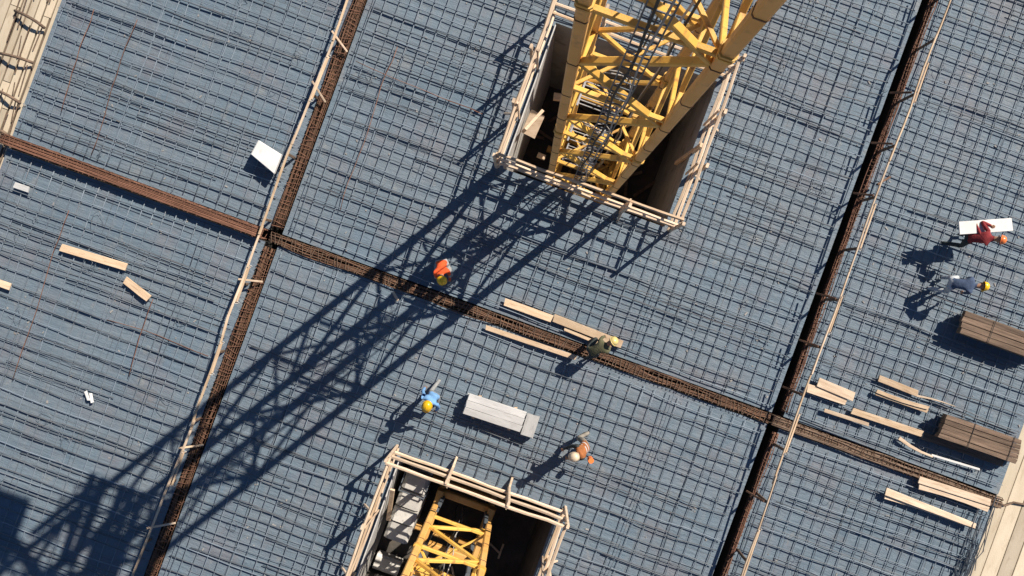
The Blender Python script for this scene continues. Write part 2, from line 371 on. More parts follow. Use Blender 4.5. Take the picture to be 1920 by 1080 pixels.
# ------------------------------------------------------------------ beam cages
def cage(label, p, q, width, top, depth, nbars, m, st=.11, r=.016, jig=.03, mstir=None, nside=3):
    root = empty('beam_cage', (p+q)/2, label, 'rebar cage')
    L = (q-p).length; d = (q-p)/L; s = Vector((-d.y, d.x, 0))
    for i in range(nbars):
        seedc[0] += 1; o = (i/(nbars-1)-.5)*(width-.05)
        pts = wavy(p + s*o, q + s*(o+random.uniform(-.03, .03)), top - .02 + random.uniform(-.02, .025), jig, seedc[0], .35)
        MB().tube(pts, r*random.uniform(.85, 1.2), 5).build('long_bar', m, root, smooth=True)
    for z in [top-depth*(k+1)/nside for k in range(nside)]:
        for o in (-.5, .5):
            seedc[0] += 1
            MB().tube(wavy(p+s*o*(width-.04), q+s*o*(width-.04), z, .01, seedc[0], .8), r, 5).build('long_bar', m, root, smooth=True)
    mb = MB(); n = int(L/st)
    for i in range(n):
        c = p + d*((i+.5)*st+random.uniform(-.035, .035)); sk = d*random.uniform(-.05, .05); w2 = width/2*random.uniform(.88, 1.12); up = random.uniform(.0, .035)
        a = [c+s*w2+sk+Vector((0, 0, top+up)), c-s*w2-sk+Vector((0, 0, top+up*.6)), c-s*w2-sk+Vector((0, 0, top-depth)), c+s*w2+sk+Vector((0, 0, top-depth)), c+s*w2+sk+Vector((0, 0, top+up))]
        mb.tube(a, .009, 4, cap=False)
    tag(mb.build('stirrups', mstir or m, root), kind='stuff')
    return root
cage('red brown beam cage of close bars running from the left platform to the left trench', G(AL-.1, -.97), G(LT[0]-.05, -.99), .28, .28, .45, 14, 'rust2', r=.018, jig=.015)
cage('rusty beam cage with long loose bars between the left and right trenches', G(LT[0]+.1, -1.0), G(RT[0]-.03, -1.0), .27, .12, .5, 10, 'rust', r=.015, jig=.16, mstir='oldwood')
cage('brown beam cage running right from the black trench to the right platform', G(RT[0]+.05, -1.0), G(AR+.1, -1.02), .27, .13, .5, 12, 'oldwood', r=.018, jig=.07, mstir='rust')
cage('rusty ribbed beam cage along the left trench, above the crossing', G(-6.88, -.72), G(-6.88, 13.2), .27, .10, .5, 7, 'rust', st=.12, r=.013, jig=.08, mstir='rust2')
cage('rusty ribbed beam cage along the left trench, below the crossing', G(-6.88, -1.28), G(-6.88, -13.2), .27, .10, .5, 7, 'rust', st=.12, r=.013, jig=.09, mstir='rust2')
cage('thin rusty cage against the right wall of the black trench, above the crossing', G(7.53, -.7), G(7.53, 13.2), .15, .07, .12, 5, 'rust2', st=.13, r=.013, jig=.10, nside=1, mstir='rust')
cage('thin rusty cage against the right wall of the black trench, below the crossing', G(7.53, -1.3), G(7.53, -13.2), .15, .07, .12, 5, 'rust2', st=.13, r=.013, jig=.09, nside=1, mstir='rust')

# ------------------------------------------------------------------ timber rails along the trenches
def timber_rail(label, pts, posts, m='palewood', wd=.068, brace=()):
    """pts: (a, b, z) nodes"""
    root = empty('timber_rail', G(pts[0][0], (pts[0][1]+pts[-1][1])/2), label, 'rail')
    for i in range(len(pts)-1):
        p, q = G(*pts[i]), G(*pts[i+1]); d = (q-p).normalized(); off = Vector((0, 0, .012*(i % 2)))
        sd_ = Vector((-d.y, d.x, 0)); L = (q-p).length; n = int(L/.45); k0 = random.uniform(0, 99)
        path = [p-d*.12+off + d*((L+.24)*t/n) + sd_*(.05*noise.noise(Vector((t*.35, k0, 0)))*min(1, t, n-t)) + Vector((0, 0, .04*noise.noise(Vector((t*.4, 0, k0))))) for t in range(n+1)]
        MB().tube(path, [wd*.5*(1+.22*noise.noise(Vector((t*.8, k0, 7)))) for t in range(n+1)], 6).build('pole', m if random.random() < .7 else 'wood', root, origin=(p+q)/2+off, rz=GR+math.pi/2)
        if random.random() < .7:      # a lapped second piece lashed beside it
            t0 = random.uniform(.1, .5); a_ = p+d*L*t0+sd_*.05+off; b_ = p+d*L*(t0+random.uniform(.25, .45))+sd_*random.uniform(.04, .09)+off
            MB().beam(a_, b_, wd*.7, .035).build('splice', 'wood', root, origin=(a_+b_)/2, rz=GR+math.pi/2)
            for e_ in (a_, b_): MB().tube([e_+Vector((math.cos(u)*.06, math.sin(u)*.03, math.sin(u*2)*.05)) for u in range(7)], .009, 4).build('lashing', 'rope', root)
    def zat(b):
        for i in range(len(pts)-1):
            b0, b1 = pts[i][1], pts[i+1][1]
            if min(b0, b1) <= b <= max(b0, b1):
                t = (b-b0)/(b1-b0); return pts[i][0]+(pts[i+1][0]-pts[i][0])*t, pts[i][2]+(pts[i+1][2]-pts[i][2])*t
        return pts[0][0], pts[0][2]
    for b in posts:
        a, z = zat(b); p = G(a-.01, b, .0); MB().beam(p, G(a, b, z-.03), .07, .05).build('post', 'oldwood', root)
    for (b, da, db, mm) in brace:
        a, z = zat(b)
        MB().beam(G(a-.1, b, z+.05), G(a+da, b+db, z*.45+.02), .05, .04).build('strut', mm, root)
    return root
timber_rail('pale timber rail on low posts along the left ribbed cage', [(-7.02, 13.2, .55), (-7.05, 7.2, .55), (-7.0, 4.5, .55), (-7.08, 1.6, .55), (-7.1, -.9, .5), (-7.1, -3.7, .5), (-7.05, -6.3, .45), (-7.2, -9.6, .3), (-7.3, -13, .25)],
            [12, 10, 8.2, 6.4, 4.5, 2.9, 1.2, -.6, -2.4, -4.3, -6.2, -8, -9.7, -11.5], brace=((4.6, .35, -.3, 'palewood'), (3.2, .3, -.35, 'palewood'), (-2.3, .42, .12, 'palewood'), (-7.0, .4, .22, 'wood'), (-9.3, .5, .3, 'palewood'), (6.4, .3, -.2, 'palewood')))
timber_rail('pale timber rail on posts along the right black trench', [(7.62, 13.2, .9), (7.58, 9.6, .9), (7.55, 6.4, .9), (7.56, 3.4, .88), (7.55, .6, .88), (7.6, -2.4, .85), (7.66, -5.6, .85), (7.72, -9, .82), (7.7, -13, .8)],
            [12.5, 11, 9.6, 8.1, 6.7, 5.3, 3.9, 2.5, 1.2, -.1, -1.6, -3.0, -4.6, -6.1, -7.7, -9.3, -11], wd=.058,
            brace=[(b, -.42, .02, 'rust') for b in (11, 8.1, 6.7, 5.3, 2.5, 1.2, -.1, -3.0, -6.1)] + [(5.6, .35, .45, 'rust')])

# ------------------------------------------------------------------ guard rails round the pits
def guard(label, h, heights, mids_u, mids_v, m='palewood', off=.10, near=0):
    a0, a1, b0, b1 = h[0]-off, h[1]+off, h[2]-off+near, h[3]+off
    root = empty('guard_rail', G((a0+a1)/2, b0), label, 'guard rail')
    c = [(a0, b0), (a1, b0), (a1, b1), (a0, b1)]
    for i in range(4):
        p, q = c[i], c[(i+1) % 4]
        for z in heights:
            e = .05*random.uniform(.5, 3); d = Vector((q[0]-p[0], q[1]-p[1])).normalized(); zz = z + random.uniform(-.04, .04) + (.0 if i % 2 else .055)
            j = random.uniform(-.035, .035)
            P0 = G(p[0]-d.x*e, p[1]-d.y*e, zz); P1 = G(q[0]+d.x*e+d.y*j, q[1]+d.y*e+d.x*j, zz+random.uniform(-.04, .04))
            mid = (P0+P1)/2; k = random.uniform(.05, .12)
            k9 = random.uniform(0, 99); D9 = P1-P0; s9 = Vector((-D9.y, D9.x, 0)).normalized(); n9 = 9
            pth = [P0+D9*(u/n9)+s9*.045*noise.noise(Vector((u*.5, k9, 0)))+Vector((0, 0, .05*noise.noise(Vector((u*.5, 0, k9))))) for u in range(n9+1)]
            MB().tube(pth, [.043*(1+.2*noise.noise(Vector((u*.9, k9, 3)))) for u in range(n9+1)], 5).build('rail', m if random.random() < .75 else 'wood', root, origin=mid, rz=GR if i % 2 == 0 else GR+math.pi/2)
        L = mids_u if i % 2 == 0 else mids_v
        ds = Vector((q[0]-p[0], q[1]-p[1]))
        nrm = Vector((-ds.y, ds.x)).normalized()    # inwards
        for t in L:
            x, y = p[0]+ds.x*t, p[1]+ds.y*t
            x2, y2 = x-nrm.x*.075, y-nrm.y*.075
            MB().beam(G(x2, y2, 0), G(x2+random.uniform(-.04, .04), y2, heights[-1]+.14), .12, .07).build('post', m, root)
            MB().beam(G(x+nrm.x*.06, y+nrm.y*.06, .1), G(x+nrm.x*.06+random.uniform(-.05, .05), y+nrm.y*.06, heights[-1]+.05), .06, .04).build('post', m, root)
            MB().beam(G(x2-nrm.x*.05, y2-nrm.y*.05, .35), G(x2-nrm.x*.28, y2-nrm.y*.28, .03), .06, .05).build('brace', m, root)
    for x, y in c:
        sx = -1 if x == a0 else 1; sy = -1 if y == b0 else 1
        MB().beam(G(x+sx*.07, y+sy*.07, 0), G(x+sx*.05, y+sy*.07, heights[-1]+.2), .09, .075).build('post', m, root)
    c0 = (h[0]+.02, h[2]+.1); c1 = (h[0]+.02, h[3]-.1)      # kick board on the left slab edge
    MB().beam(G(*c0, .07), G(*c1, .07), .03, .14).build('kick_board', 'grey_panel', root, origin=G(h[0], (h[2]+h[3])/2, .07))
    return root
guard('pale timber guard rail round the upper crane pit', H1, (.28, .98, 1.68), (.72,), (.35, .68), near=.14)
guard('pale timber guard rail round the lower crane pit', H2, (.22, .85, 1.5), (.33, .67), (.35, .72))

# ------------------------------------------------------------------ cranes
def mast(label, ca, cb, z0, z1, phase, w_=1.6, per=3.3, chord=.19, ladder=True, top=False):
    root = empty('tower_crane', G(ca, cb, z0), label, 'tower crane')
    h = w_/2; cs = [(ca-h, cb-h), (ca+h, cb-h), (ca+h, cb+h), (ca-h, cb+h)]   # 0 near-left 1 near-right 2 far-right 3 far-left
    for (a, b) in cs:
        o = MB().beam(G(a, b, z0), G(a, b, z1), chord, chord, up=tuple(G(0, 1))).build('chord', 'yellow2', root, origin=G(a, b, z0), rz=GR)
        k = math.floor((z0-phase)/(per/2)); z = phase + k*per/2
        while z < z1:
            if z > z0:
                MB().beam(G(a, b, z-.012), G(a, b, z+.012), chord+.014, chord+.014, up=tuple(G(0, 1))).build('weld_collar', 'rust', o)
            z += per/2
        z = phase + math.floor((z0-phase)/per)*per + .45
        while z < z1:
            if z > z0:
                for s_ in (-.045, .045):
                    MB().beam(G(a, b, z+s_-.025), G(a, b, z+s_+.025), chord+.045, chord+.045, up=tuple(G(0, 1))).build('flange', 'yellow', o)
            z += per*2
    for f in range(4):
        p, q = cs[f], cs[(f+1) % 4]; n = Vector((q[1]-p[1], -(q[0]-p[0])))/w_
        sh = (0, .0, .0, .0)[f]
        z = phase + math.floor((z0-phase)/per)*per - per; k = 0
        # nodes: q side at phase + n*per, p side half a period higher
        if f in (2,): zr = phase + per/2
        elif f == 1: zr = phase + per/2
        else: zr = phase
        zr += math.floor((z0-zr)/per)*per
        while zr < z1:
            for (A, zA, B, zB) in ((q, zr, p, zr+per/2), (p, zr+per/2, q, zr+per)):
                if min(zA, zB) >= z0-.01 and max(zA, zB) <= z1+.01:
                    dx = Vector((B[0]-A[0], B[1]-A[1]))/w_*.09
                    bw = .11 if f in (0, 3) else .08
                    MB().beam(G(A[0]+dx.x, A[1]+dx.y, zA), G(B[0]-dx.x, B[1]-dx.y, zB), bw, .085).build('brace', 'yellow', root)
            zr += per
        # horizontals at section ends
        z = phase + .3 + (0 if f % 2 == 0 else .12) + math.floor((z0-phase)/per)*per
        while z < z1-.1:
            if z > z0:
                dx = Vector((q[0]-p[0], q[1]-p[1]))/w_*.09
                MB().beam(G(p[0]+dx.x, p[1]+dx.y, z), G(q[0]-dx.x, q[1]-dx.y, z), .085, .085).build('horizontal', 'yellow', root)
            z += per
    z = phase + .3 + math.floor((z0-phase)/per)*per; k = 0
    while z < z1-.2:          # plan bracing
        if z > z0:
            p, q = (cs[0], cs[2]) if k % 2 else (cs[1], cs[3])
            MB().beam(G(*p, z-.07), G(*q, z-.07), .06, .05).build('plan_brace', 'yellow', root)
        z += per; k += 1
    if ladder:
        la, lb = ca-.06, cb-h-.10
        lad = MB()
        for s_ in (-.15, .15): lad.beam(G(la+s_, lb, z0+.1), G(la+s_, lb, z1-.2), .028, .02)
        lo = lad.build('ladder', 'steel_dark', root)
        rg = MB(); z = z0+.3
        while z < z1-.3: rg.tube([G(la-.15, lb, z), G(la+.15, lb, z)], .012, 5, cap=False); z += .29
        tag(rg.build('rungs', 'steel_dark', lo), kind='stuff')
    return root, cs
mc = AB(P(1110, 285)); ca1, cb1 = mc
cr1, cs1 = mast('tall yellow lattice crane mast rising from the upper pit past the top edge', ca1, cb1, -6.19, 19.4, 1.4, w_=1.68, chord=.172)
# cables and ropes inside the first mast
def hang(name, a, b, z0, z1, r, m, amp, seed, parent):
    pts = [];n = int((z1-z0)/.35)
    for i in range(n+1):
        z = z0+(z1-z0)*i/n
        pts.append(G(a+noise.noise(Vector((z*.5, seed, 0)))*amp, b+noise.noise(Vector((z*.5, 0, seed)))*amp, z))
    return MB().tube(pts, r, 5).build(name, m, parent, smooth=True)
for k, (da, db, r_, m_) in enumerate(((-.10, -.95, .02, 'black'), (.02, -.98, .016, 'galv'), (.30, -.62, .018, 'black'), (.05, .1, .016, 'black'), (.45, .35, .02, 'rope'))):
    hang('power_cable', ca1+da, cb1+db, -5.8, 17, r_, m_, .12, k*3.3, cr1)
# coiled rope clutter on rest platforms low in the mast
for z in (.4, 3.2, 6.4):
    pl = MB()
    for k in range(7):
        pl.beam(G(ca1-.66, cb1-.55+k*.07, z), G(ca1+.05, cb1-.55+k*.07, z), .018, .03)
    pl.beam(G(ca1-.66, cb1-.6, z), G(ca1-.66, cb1-.08, z), .04, .05); pl.beam(G(ca1+.05, cb1-.6, z), G(ca1+.05, cb1-.08, z), .04, .05)
    pl.build('rest_platform', 'galv', cr1)
rp = MB()
for k in range(16):
    z = random.choice((.5, .9, 1.6, 2.4, 3.3, 4.2, 5.1, 6.5)); a = ca1+random.uniform(-.4, .2); b = cb1+random.uniform(-.5, .3); rr = random.uniform(.1, .32)
    pts = [G(a+rr*math.cos(t*.7)*random.uniform(.7, 1.2), b+rr*.7*math.sin(t*.7)*random.uniform(.7, 1.2), z+random.uniform(-.12, .12)) for t in range(9)]
    rp.tube(pts, .011, 4, cap=False)
tag(rp.build('rope_coils', 'rope', cr1), kind='stuff')
# slewing platform, cab and ballast above the frame: their shadow lies in the lower left of the view
top = MB()
for k in range(9):
    if k not in (2, 6): top.box(G(ca1-1.14+k*.285, cb1, 15.2), (.21, 2.5, .06), GR)
for k in range(5): top.box(G(ca1+.25+k*.2, cb1+.1, 16.5), (.15, 2.2, .06), GR)
for s in (-1.22, 1.22):
    for z in (15.6, 16.1):
        top.beam(G(ca1+s, cb1-1.24, z), G(ca1+s, cb1+1.24, z), .05); top.beam(G(ca1-1.24, cb1+s, z), G(ca1+1.24, cb1+s, z), .05)
top.build('climbing_platform', 'yellow', cr1)
cl = MB()
for s in (-1.02, 1.02):
    for t in (-1.02, 1.02): cl.beam(G(ca1+s, cb1+t, 15.25), G(ca1+s, cb1+t, 17.2), .16, .16, up=tuple(G(0, 1)))
cl.build('climbing_frame', 'yellow', cr1)
MB().tube([G(ca1, cb1, 19.4), G(ca1, cb1, 19.9)], 1.0, 20).build('slewing_ring', 'yellow', cr1)
cbp = G(ca1, cb1) + Vector((-.75, .95, 0))*1.75
cab = MB().box((cbp.x, cbp.y, 18.3), (1.0, 1.3, 1.6), GR).box((cbp.x, cbp.y, 19.14), (1.1, 1.4, .1), GR).box((cbp.x, cbp.y, 17.42), (1.1, 1.9, .08), GR).build('cab', 'yellow', cr1)
MB().box((cbp.x-.05, cbp.y-.68, 18.5), (.8, .03, .9), GR).build('cab_window', 'black', cab)
MB().beam(G(ca1, cb1, 17.4), (cbp.x, cbp.y, 17.4), .35, .12).build('cab_bracket', 'yellow', cr1)

c2 = AB(P(811, 958)); c2r = AB(P(917, 990))
ca2 = (c2[0]+c2r[0])/2; cb2 = (c2[1]+c2r[1])/2-.78
cr2, cs2 = mast('yellow lattice crane mast rising from the lower pit at the bottom of the frame', ca2, cb2, -.32, 16, .2, w_=1.55, per=2.3, chord=.155, ladder=False)
for z in (-.05, .18):
    p, q = cs2[0], cs2[1]; MB().beam(G(p[0]+.09, p[1]+.0, z), G(q[0]-.09, q[1], z), .1, .08).build('horizontal', 'yellow', cr2)
MB().box(G(cs2[1][0]+.22, cs2[1][1]-.02, .1), (.34, .16, .14), GR).build('bracket', 'yellow', cr2)
for k, (da, db) in enumerate(((-.1, .1), (.0, .15), (.1, .05))): hang('power_cable', ca2+da, cb2+db, -3.5, 12, .014, ('black', 'galv', 'rope')[k], .2, k*5.1+40, cr2)
# cross frame at the foot of the second mast
for z, e in ((-2.9, 1.2), (-1.75, .9)):
    mb = MB()
    for s in (-1, 1): mb.beam(G(ca2-e, cb2+s*.78, z), G(ca2+e, cb2+s*.78, z), .2, .22); mb.beam(G(ca2+s*.78, cb2-e, z+.23), G(ca2+s*.78, cb2+e, z+.23), .2, .22)
    mb.build('base_frame', 'yellow2', cr2)
for s in (-1, 1):
    for t in (-1, 1): MB().beam(G(ca2+s*.62, cb2+t*.62, -3.59), G(ca2+s*.70, cb2+t*.70, -.33), .12, .12, up=tuple(G(0, 1))).build('shade_dark_leg', 'steel_dark', cr2)  # added thin legs, coloured dark to stand in for the shaded lower mast
mb = MB()
for s in (-1, 1): mb.beam(G(ca1-1.4, cb1+s*.8, -6.0), G(ca1+1.4, cb1+s*.8, -6.0), .22, .25); mb.beam(G(ca1+s*.8, cb1-1.4, -5.74), G(ca1+s*.8, cb1+1.3, -5.74), .22, .25)
mb.build('base_frame', 'yellow2', cr1)

# ------------------------------------------------------------------ planks and panels
def plank(px0, py0, px1, py1, wpx, label, m='wood', z=.13, th=.035, name='plank', cat='plank', group='loose planks on the rebar mats', bend=.0, tilt=0.0, taper=0.0, parent=None):
    p, q = P(px0, py0, z), P(px1, py1, z); q.z += tilt; d = (q-p); L = d.length; dn = d.normalized(); s = Vector((-dn.y, dn.x, 0)).normalized(); up = s.cross(dn)*-1
    if up.z < 0: up = -up
    wd = wpx/70; N = max(3, int(L/.3)); vs = []; fs = []; t = .007; e0 = random.uniform(-.03, .03); e1 = random.uniform(-.03, .03)
    for i in range(N+1):
        u = i/N; c = p + d*u + s*(math.sin(u*math.pi)*bend) + Vector((0, 0, .012*noise.noise(Vector((u*3, px0*.1, 0)))))
        w2 = wd/2*(1-taper*u) + .006*noise.noise(Vector((u*L*3, px0, 3)))
        ex = dn*(e0 if i == 0 else e1 if i == N else 0)
        for (x, y) in ((-w2, 0), (w2, 0), (w2, th-t), (w2-t, th), (-w2+t, th), (-w2, th-t)):
            vs.append(c + s*x + up*y + ex*(x/wd))
    for i in range(N):
        for k in range(6): fs.append((i*6+k, (i+1)*6+k, (i+1)*6+(k+1) % 6, i*6+(k+1) % 6))
    fs += [tuple(range(6)), tuple(N*6+k for k in range(5, -1, -1))]
    mb = MB(); mb.add(vs, fs); rz = math.atan2(d.y, d.x)
    o = mb.build(name, m, parent, origin=(p+q)/2, rz=rz)
    if not parent: tag(o, label, cat, group)
    return o
plank(115, 464, 238, 501, 14, 'longer raw plank in the lower left bay, below the brown beam cage')
plank(235, 525, 281, 560, 14, 'short raw plank tilted in the lower left bay, right of the longer one', tilt=.03)
plank(-45, 515, 20, 538, 13, 'raw plank end cut off by the left edge of the frame')
plank(28, 347, 55, 356, 11, 'small pale grey block lying just below the brown beam cage', 'grey_panel', name='block', cat='block', group=None)
plank(946, 566, 1035, 598, 14, 'raw plank above the rusty middle cage, end to end with a longer one', m='wood')
plank(1038, 596, 1166, 646, 15, 'raw plank that the bending worker in dark clothes stands beside', m='wood', z=.15)
plank(1058, 617, 1125, 645, 6, 'narrow strip of wood under the long plank by the dark clothed worker', z=.10)
plank(911, 614, 1080, 671, 9, 'long narrow plank lying along the lower side of the rusty middle cage')
plank(1533, 716, 1600, 744, 17, 'pale wide board, upper of the overlapping pair right of the black trench', 'palewood', z=.17, th=.05)
plank(1513, 727, 1586, 752, 16, 'pale wide board, lower of the overlapping pair right of the black trench', 'palewood', z=.13, th=.04)
plank(1647, 709, 1720, 738, 12, 'short plank, topmost of the loose ones above the lower timber bundle')
plank(1641, 737, 1738, 771, 7, 'long thin plank, lower of a touching pair left of the lower timber bundle', z=.12)
plank(1643, 733, 1740, 765, 7, 'long thin plank, upper of a touching pair left of the lower timber bundle', z=.16, bend=-.03)
plank(1545, 769, 1628, 796, 7, 'short narrow plank just above the right beam cage, next to a longer one', 'palewood')
plank(1597, 770, 1730, 814, 12, 'long raw plank reaching to the foot of the lower timber bundle')
plank(1718, 742, 1790, 762, 4, 'splintered thin batten above the lower timber bundle', 'palewood', taper=.7, bend=.03)
plank(1685, 821, 1748, 856, 7, 'broken splintered piece of wood below the lower timber bundle', 'palewood', taper=.5, bend=-.05)
plank(1746, 853, 1836, 880, 4, 'thin white batten lying below the lower timber bundle', 'white', z=.12)
plank(1726, 815, 1880, 868, 14, 'dark weathered board lying along the foot of the lower timber bundle', 'oldwood', z=.12)
plank(1722, 899, 1856, 942, 13, 'pale board, upper of the pair just below the right beam cage', 'palewood', z=.22)
plank(1722, 912, 1852, 955, 10, 'pale board, lower of the pair just below the right beam cage', 'palewood', z=.18, bend=.04)
plank(1660, 921, 1828, 986, 14, 'pale board in the lower right corner, upper of the lowest pair', 'palewood', z=.2, taper=.3)
plank(1658, 932, 1818, 986, 6, 'thin pale board in the lower right corner, lowest of all', 'palewood', z=.13, bend=.03)
for k, (x, y, an, lab) in enumerate(((164, 742, 70, 'white scrap in the lower left bay, left of two'), (172, 746, 80, 'white scrap in the lower left bay, right of two'), (742, 556, 60, 'small pale offcut in the mast shadow below the rusty middle cage'))):
    c = P(x, y, .12); dx = 9*math.cos(R(an)); dy = 9*math.sin(R(an))
    plank(x-dx, y-dy, x+dx, y+dy, 5, lab, 'white' if k < 2 else 'palewood', name='offcut', cat='offcut', group=None)

# tilted white panel by the left rail: a shallow tray of sheet on bearers
def quad_panel(name, pts, z, th, label, m, cat, edge=.0):
    vs = [P(x, y, z) for x, y in pts]; c = sum(vs, Vector())/4
    mb = MB(); up = Vector((0, 0, th)); t = .012
    lo = vs; hi = [v+up-Vector((0, 0, t)) for v in vs]; tp = [v+(c-v).normalized()*t*1.4+up for v in vs]
    mb.add(lo+hi+tp, [(3, 2, 1, 0)] + [(i, (i+1) % 4, 4+(i+1) % 4, 4+i) for i in range(4)] + [(4+i, 4+(i+1) % 4, 8+(i+1) % 4, 8+i) for i in range(4)] + [(8, 9, 10, 11)])
    return mb, c
root = empty('panel_stack', P(500, 298), 'small white panel stack standing beside the left timber rail', 'panel stack')
for k in range(5):
    sh = random.uniform(-1.5, 1.5) if k < 4 else 0
    mb, c = quad_panel('panel', [(472+sh, 290), (515+sh, 326), (529+sh, 291), (486+sh, 264)], .12+k*.075, .066, '', 'white', '')
    mb.build('panel', 'white', root, origin=c)
MB().box(P(493, 302, .1), (.08, .5, .06), R(35)).build('bearer', 'wood', root)
# grey panel pack in the middle: three rows of boards and an end board
root = empty('panel_pack', P(940, 778), 'long low stack of light grey boards near the middle, above the lower pit', 'board stack')
u_ = Vector((131, 43)).normalized(); n_ = Vector((-u_.y, u_.x))
for lay in range(4):
    z = .10+lay*.095
    for k in range(3):
        x, y = 881+n_.x*(k*13.3+6.6), 737+n_.y*(k*13.3+6.6); e = random.uniform(-2, 2) if lay < 3 else 0
        L = 112
        plank(x+u_.x*e, y+u_.y*e, x+u_.x*(L+e), y+u_.y*(L+e), 12.7, '', 'grey_panel', z=z, th=.088, name='board', parent=root)
    x, y = 881+u_.x*126+n_.x*1.5, 737+u_.y*126+n_.y*1.5
    plank(x, y, x+n_.x*41, y+n_.y*41, 24, '', 'grey_panel', z=z-.01, th=.085, name='board', parent=root)
for t in (20, 90):
    x, y = 881+u_.x*t, 737+u_.y*t
    plank(x-n_.x*2, y-n_.y*2, x+n_.x*43, y+n_.y*43, 6, '', 'wood', z=.05, th=.05, name='bearer', parent=root)

# timber bundles
def bundle(label, x0, y0, x1, y1, wpx, layers, nw, z=.12, th=.11):
    root = empty('timber_bundle', P((x0+x1)/2, (y0+y1)/2), label, 'timber bundle', 'bundles of dark timber on the right')
    u = Vector((x1-x0, y1-y0)); L = u.length; u.normalize(); n = Vector((-u.y, u.x)); pw = wpx/nw
    for l_ in range(layers):
        for k in range(nw):
            o = (k-(nw-1)/2)*pw; e = random.uniform(-3, 3); e2 = random.uniform(-3, 3); zz = z+l_*th+random.uniform(-.012, .014)
            x, y = x0+n.x*o, y0+n.y*o
            plank(x+u.x*e, y+u.y*e, x+u.x*(L+e2), y+u.y*(L+e2), pw*random.uniform(.86, .95), '', 'oldwood', z=zz, th=th*.93, name='board', parent=root, bend=random.uniform(-.012, .012))
    for t in (.25, .75):
        p = P(x0+u.x*L*t, y0+u.y*L*t, 0); d = Vector((-n.x, n.y, 0)); s3 = Vector((n.x, -n.y, 0)); hw = wpx/140+.03; zt = z+layers*th+.02
        MB().tube([p-s3*hw+Vector((0, 0, z)), p-s3*hw+Vector((0, 0, zt)), p+s3*hw+Vector((0, 0, zt)), p+s3*hw+Vector((0, 0, z))], .008, 4).build('strap', 'black', root)
    return root
bundle('dark timber bundle by the right edge of the frame, below the two workers', 1800, 603, 1945, 655, 44, 4, 4)
bundle('dark timber bundle reaching the cream platform, above the right beam cage', 1762, 797, 1905, 846, 46, 4, 5)

# ------------------------------------------------------------------ things in the pits
root = empty('ballast_stack', P(762, 965, -3.5), 'row of grey concrete ballast blocks in the left part of the lower pit', 'concrete blocks')
def blk(b, L, z, dz, a=-1.12, wd=.7, parent=root, m='block'):
    c = G(a, b, z-dz/2); mb = MB(); mb.beam(c-G(0, 1)*(L/2), c+G(0, 1)*(L/2), wd, dz); return mb.build('block', m, parent, origin=c, rz=GR)
for i, (b, L, dz) in enumerate(((-6.2, .5, .6), (-6.72, .5, .6), (-7.2, .42, .6), (-7.7, .54, .55))):
    blk(b, L-.04, -1.05-(.0, .06, .02, .1)[i], dz); blk(b+.03, L-.05, -1.68-(.0, .06, .02, .1)[i], .6); blk(b, L-.04, -2.35, .6); blk(b, L-.04, -3.0, .58)
fr = MB()
for s in (-.37, .37):
    fr.beam(G(-1.12+s, -5.9, -.9), G(-1.12+s, -6.5, -.9), .03)
    for b in (-5.92, -6.48): fr.beam(G(-1.12+s, b, -.9), G(-1.12+s, b, -3.59), .03)
for b in (-5.92, -6.48): fr.beam(G(-1.49, b, -.9), G(-.75, b, -.9), .03)
tag(fr.build('steel_frame', 'steel_dark'), 'thin dark steel frame round the uppermost ballast block in the lower pit', 'frame')
for k, (a, b, s) in enumerate(((-1.2, -9.5, .8), (-.3, -9.45, .7))):
    tag(MB().beam(G(a-s/2, b, -3.35), G(a+s/2, b, -3.35), .5, .45).build('block', 'block', origin=G(a, b, -3.35), rz=GR), ('pale concrete block on the lower pit floor against its left wall', 'pale concrete block on the lower pit floor beside the mast foot')[k], 'concrete block')
tag(MB().beam(P(736, 918, .2), P(728, 975, -.9), .12, .05).build('prop_board', 'wood'), 'wooden board leaning down the left wall of the lower pit', 'board')
# upper pit
c = P(1002, 232, -.9)
tag(MB().beam(c-Vector((.18, .3, .12)), c+Vector((.1, .28, .1)), .42, .06).build('panel', 'palewood', origin=c), 'pale panel propped on the left wall of the upper pit', 'panel')
tag(MB().beam(P(985, 243, -.3), P(1018, 207, -.5), .09, .06).build('batten', 'palewood'), 'pale batten crossing the panel in the upper pit', 'batten')
tag(MB().beam(P(1038, 181, -2.0), P(1060, 184, -2.0), .22, .15).build('beam_stub', 'wood'), 'short timber stub left of the upper mast inside the pit', 'timber')
tag(MB().beam(P(1008, 290, -2.6), P(1022, 296, -2.6), .16, .1).build('offcut', 'wood'), 'small pale offcut low in the upper pit near its lower left corner', 'offcut')
tag(MB().beam(P(1316, 272, .6), P(1268, 306, -1.2), .12, .1).build('timber_prop', 'wood'), 'timber prop leaning into the upper pit from its right guard rail', 'prop')
mb = MB()
for k in range(30):
    c = G(random.uniform(H1[0]+.3, H1[1]-.3), random.uniform(H1[2]+.3, H1[3]-.3), -6.1); an = random.uniform(0, 3)
    mb.beam(c, c+Vector((math.cos(an), math.sin(an), random.uniform(0, .2)))*random.uniform(.4, 1.3), .1, .04)
tag(mb.build('pit_debris', 'oldwood'), 'scrap timber heaped on the floor of the upper pit', 'scrap', kind='stuff')
mb = MB()
for k in range(14):
    c = G(random.uniform(H2[0]+.2, H2[1]-.3), random.uniform(H2[2]+.3, H2[3]-2.6), -3.5); an = random.uniform(0, 3)
    mb.beam(c, c+Vector((math.cos(an), math.sin(an), random.uniform(0, .2)))*random.uniform(.2, .8), .06, .04)
tag(mb.build('pit_debris', 'palewood'), 'scattered scraps on the floor of the lower pit', 'scrap', kind='stuff')

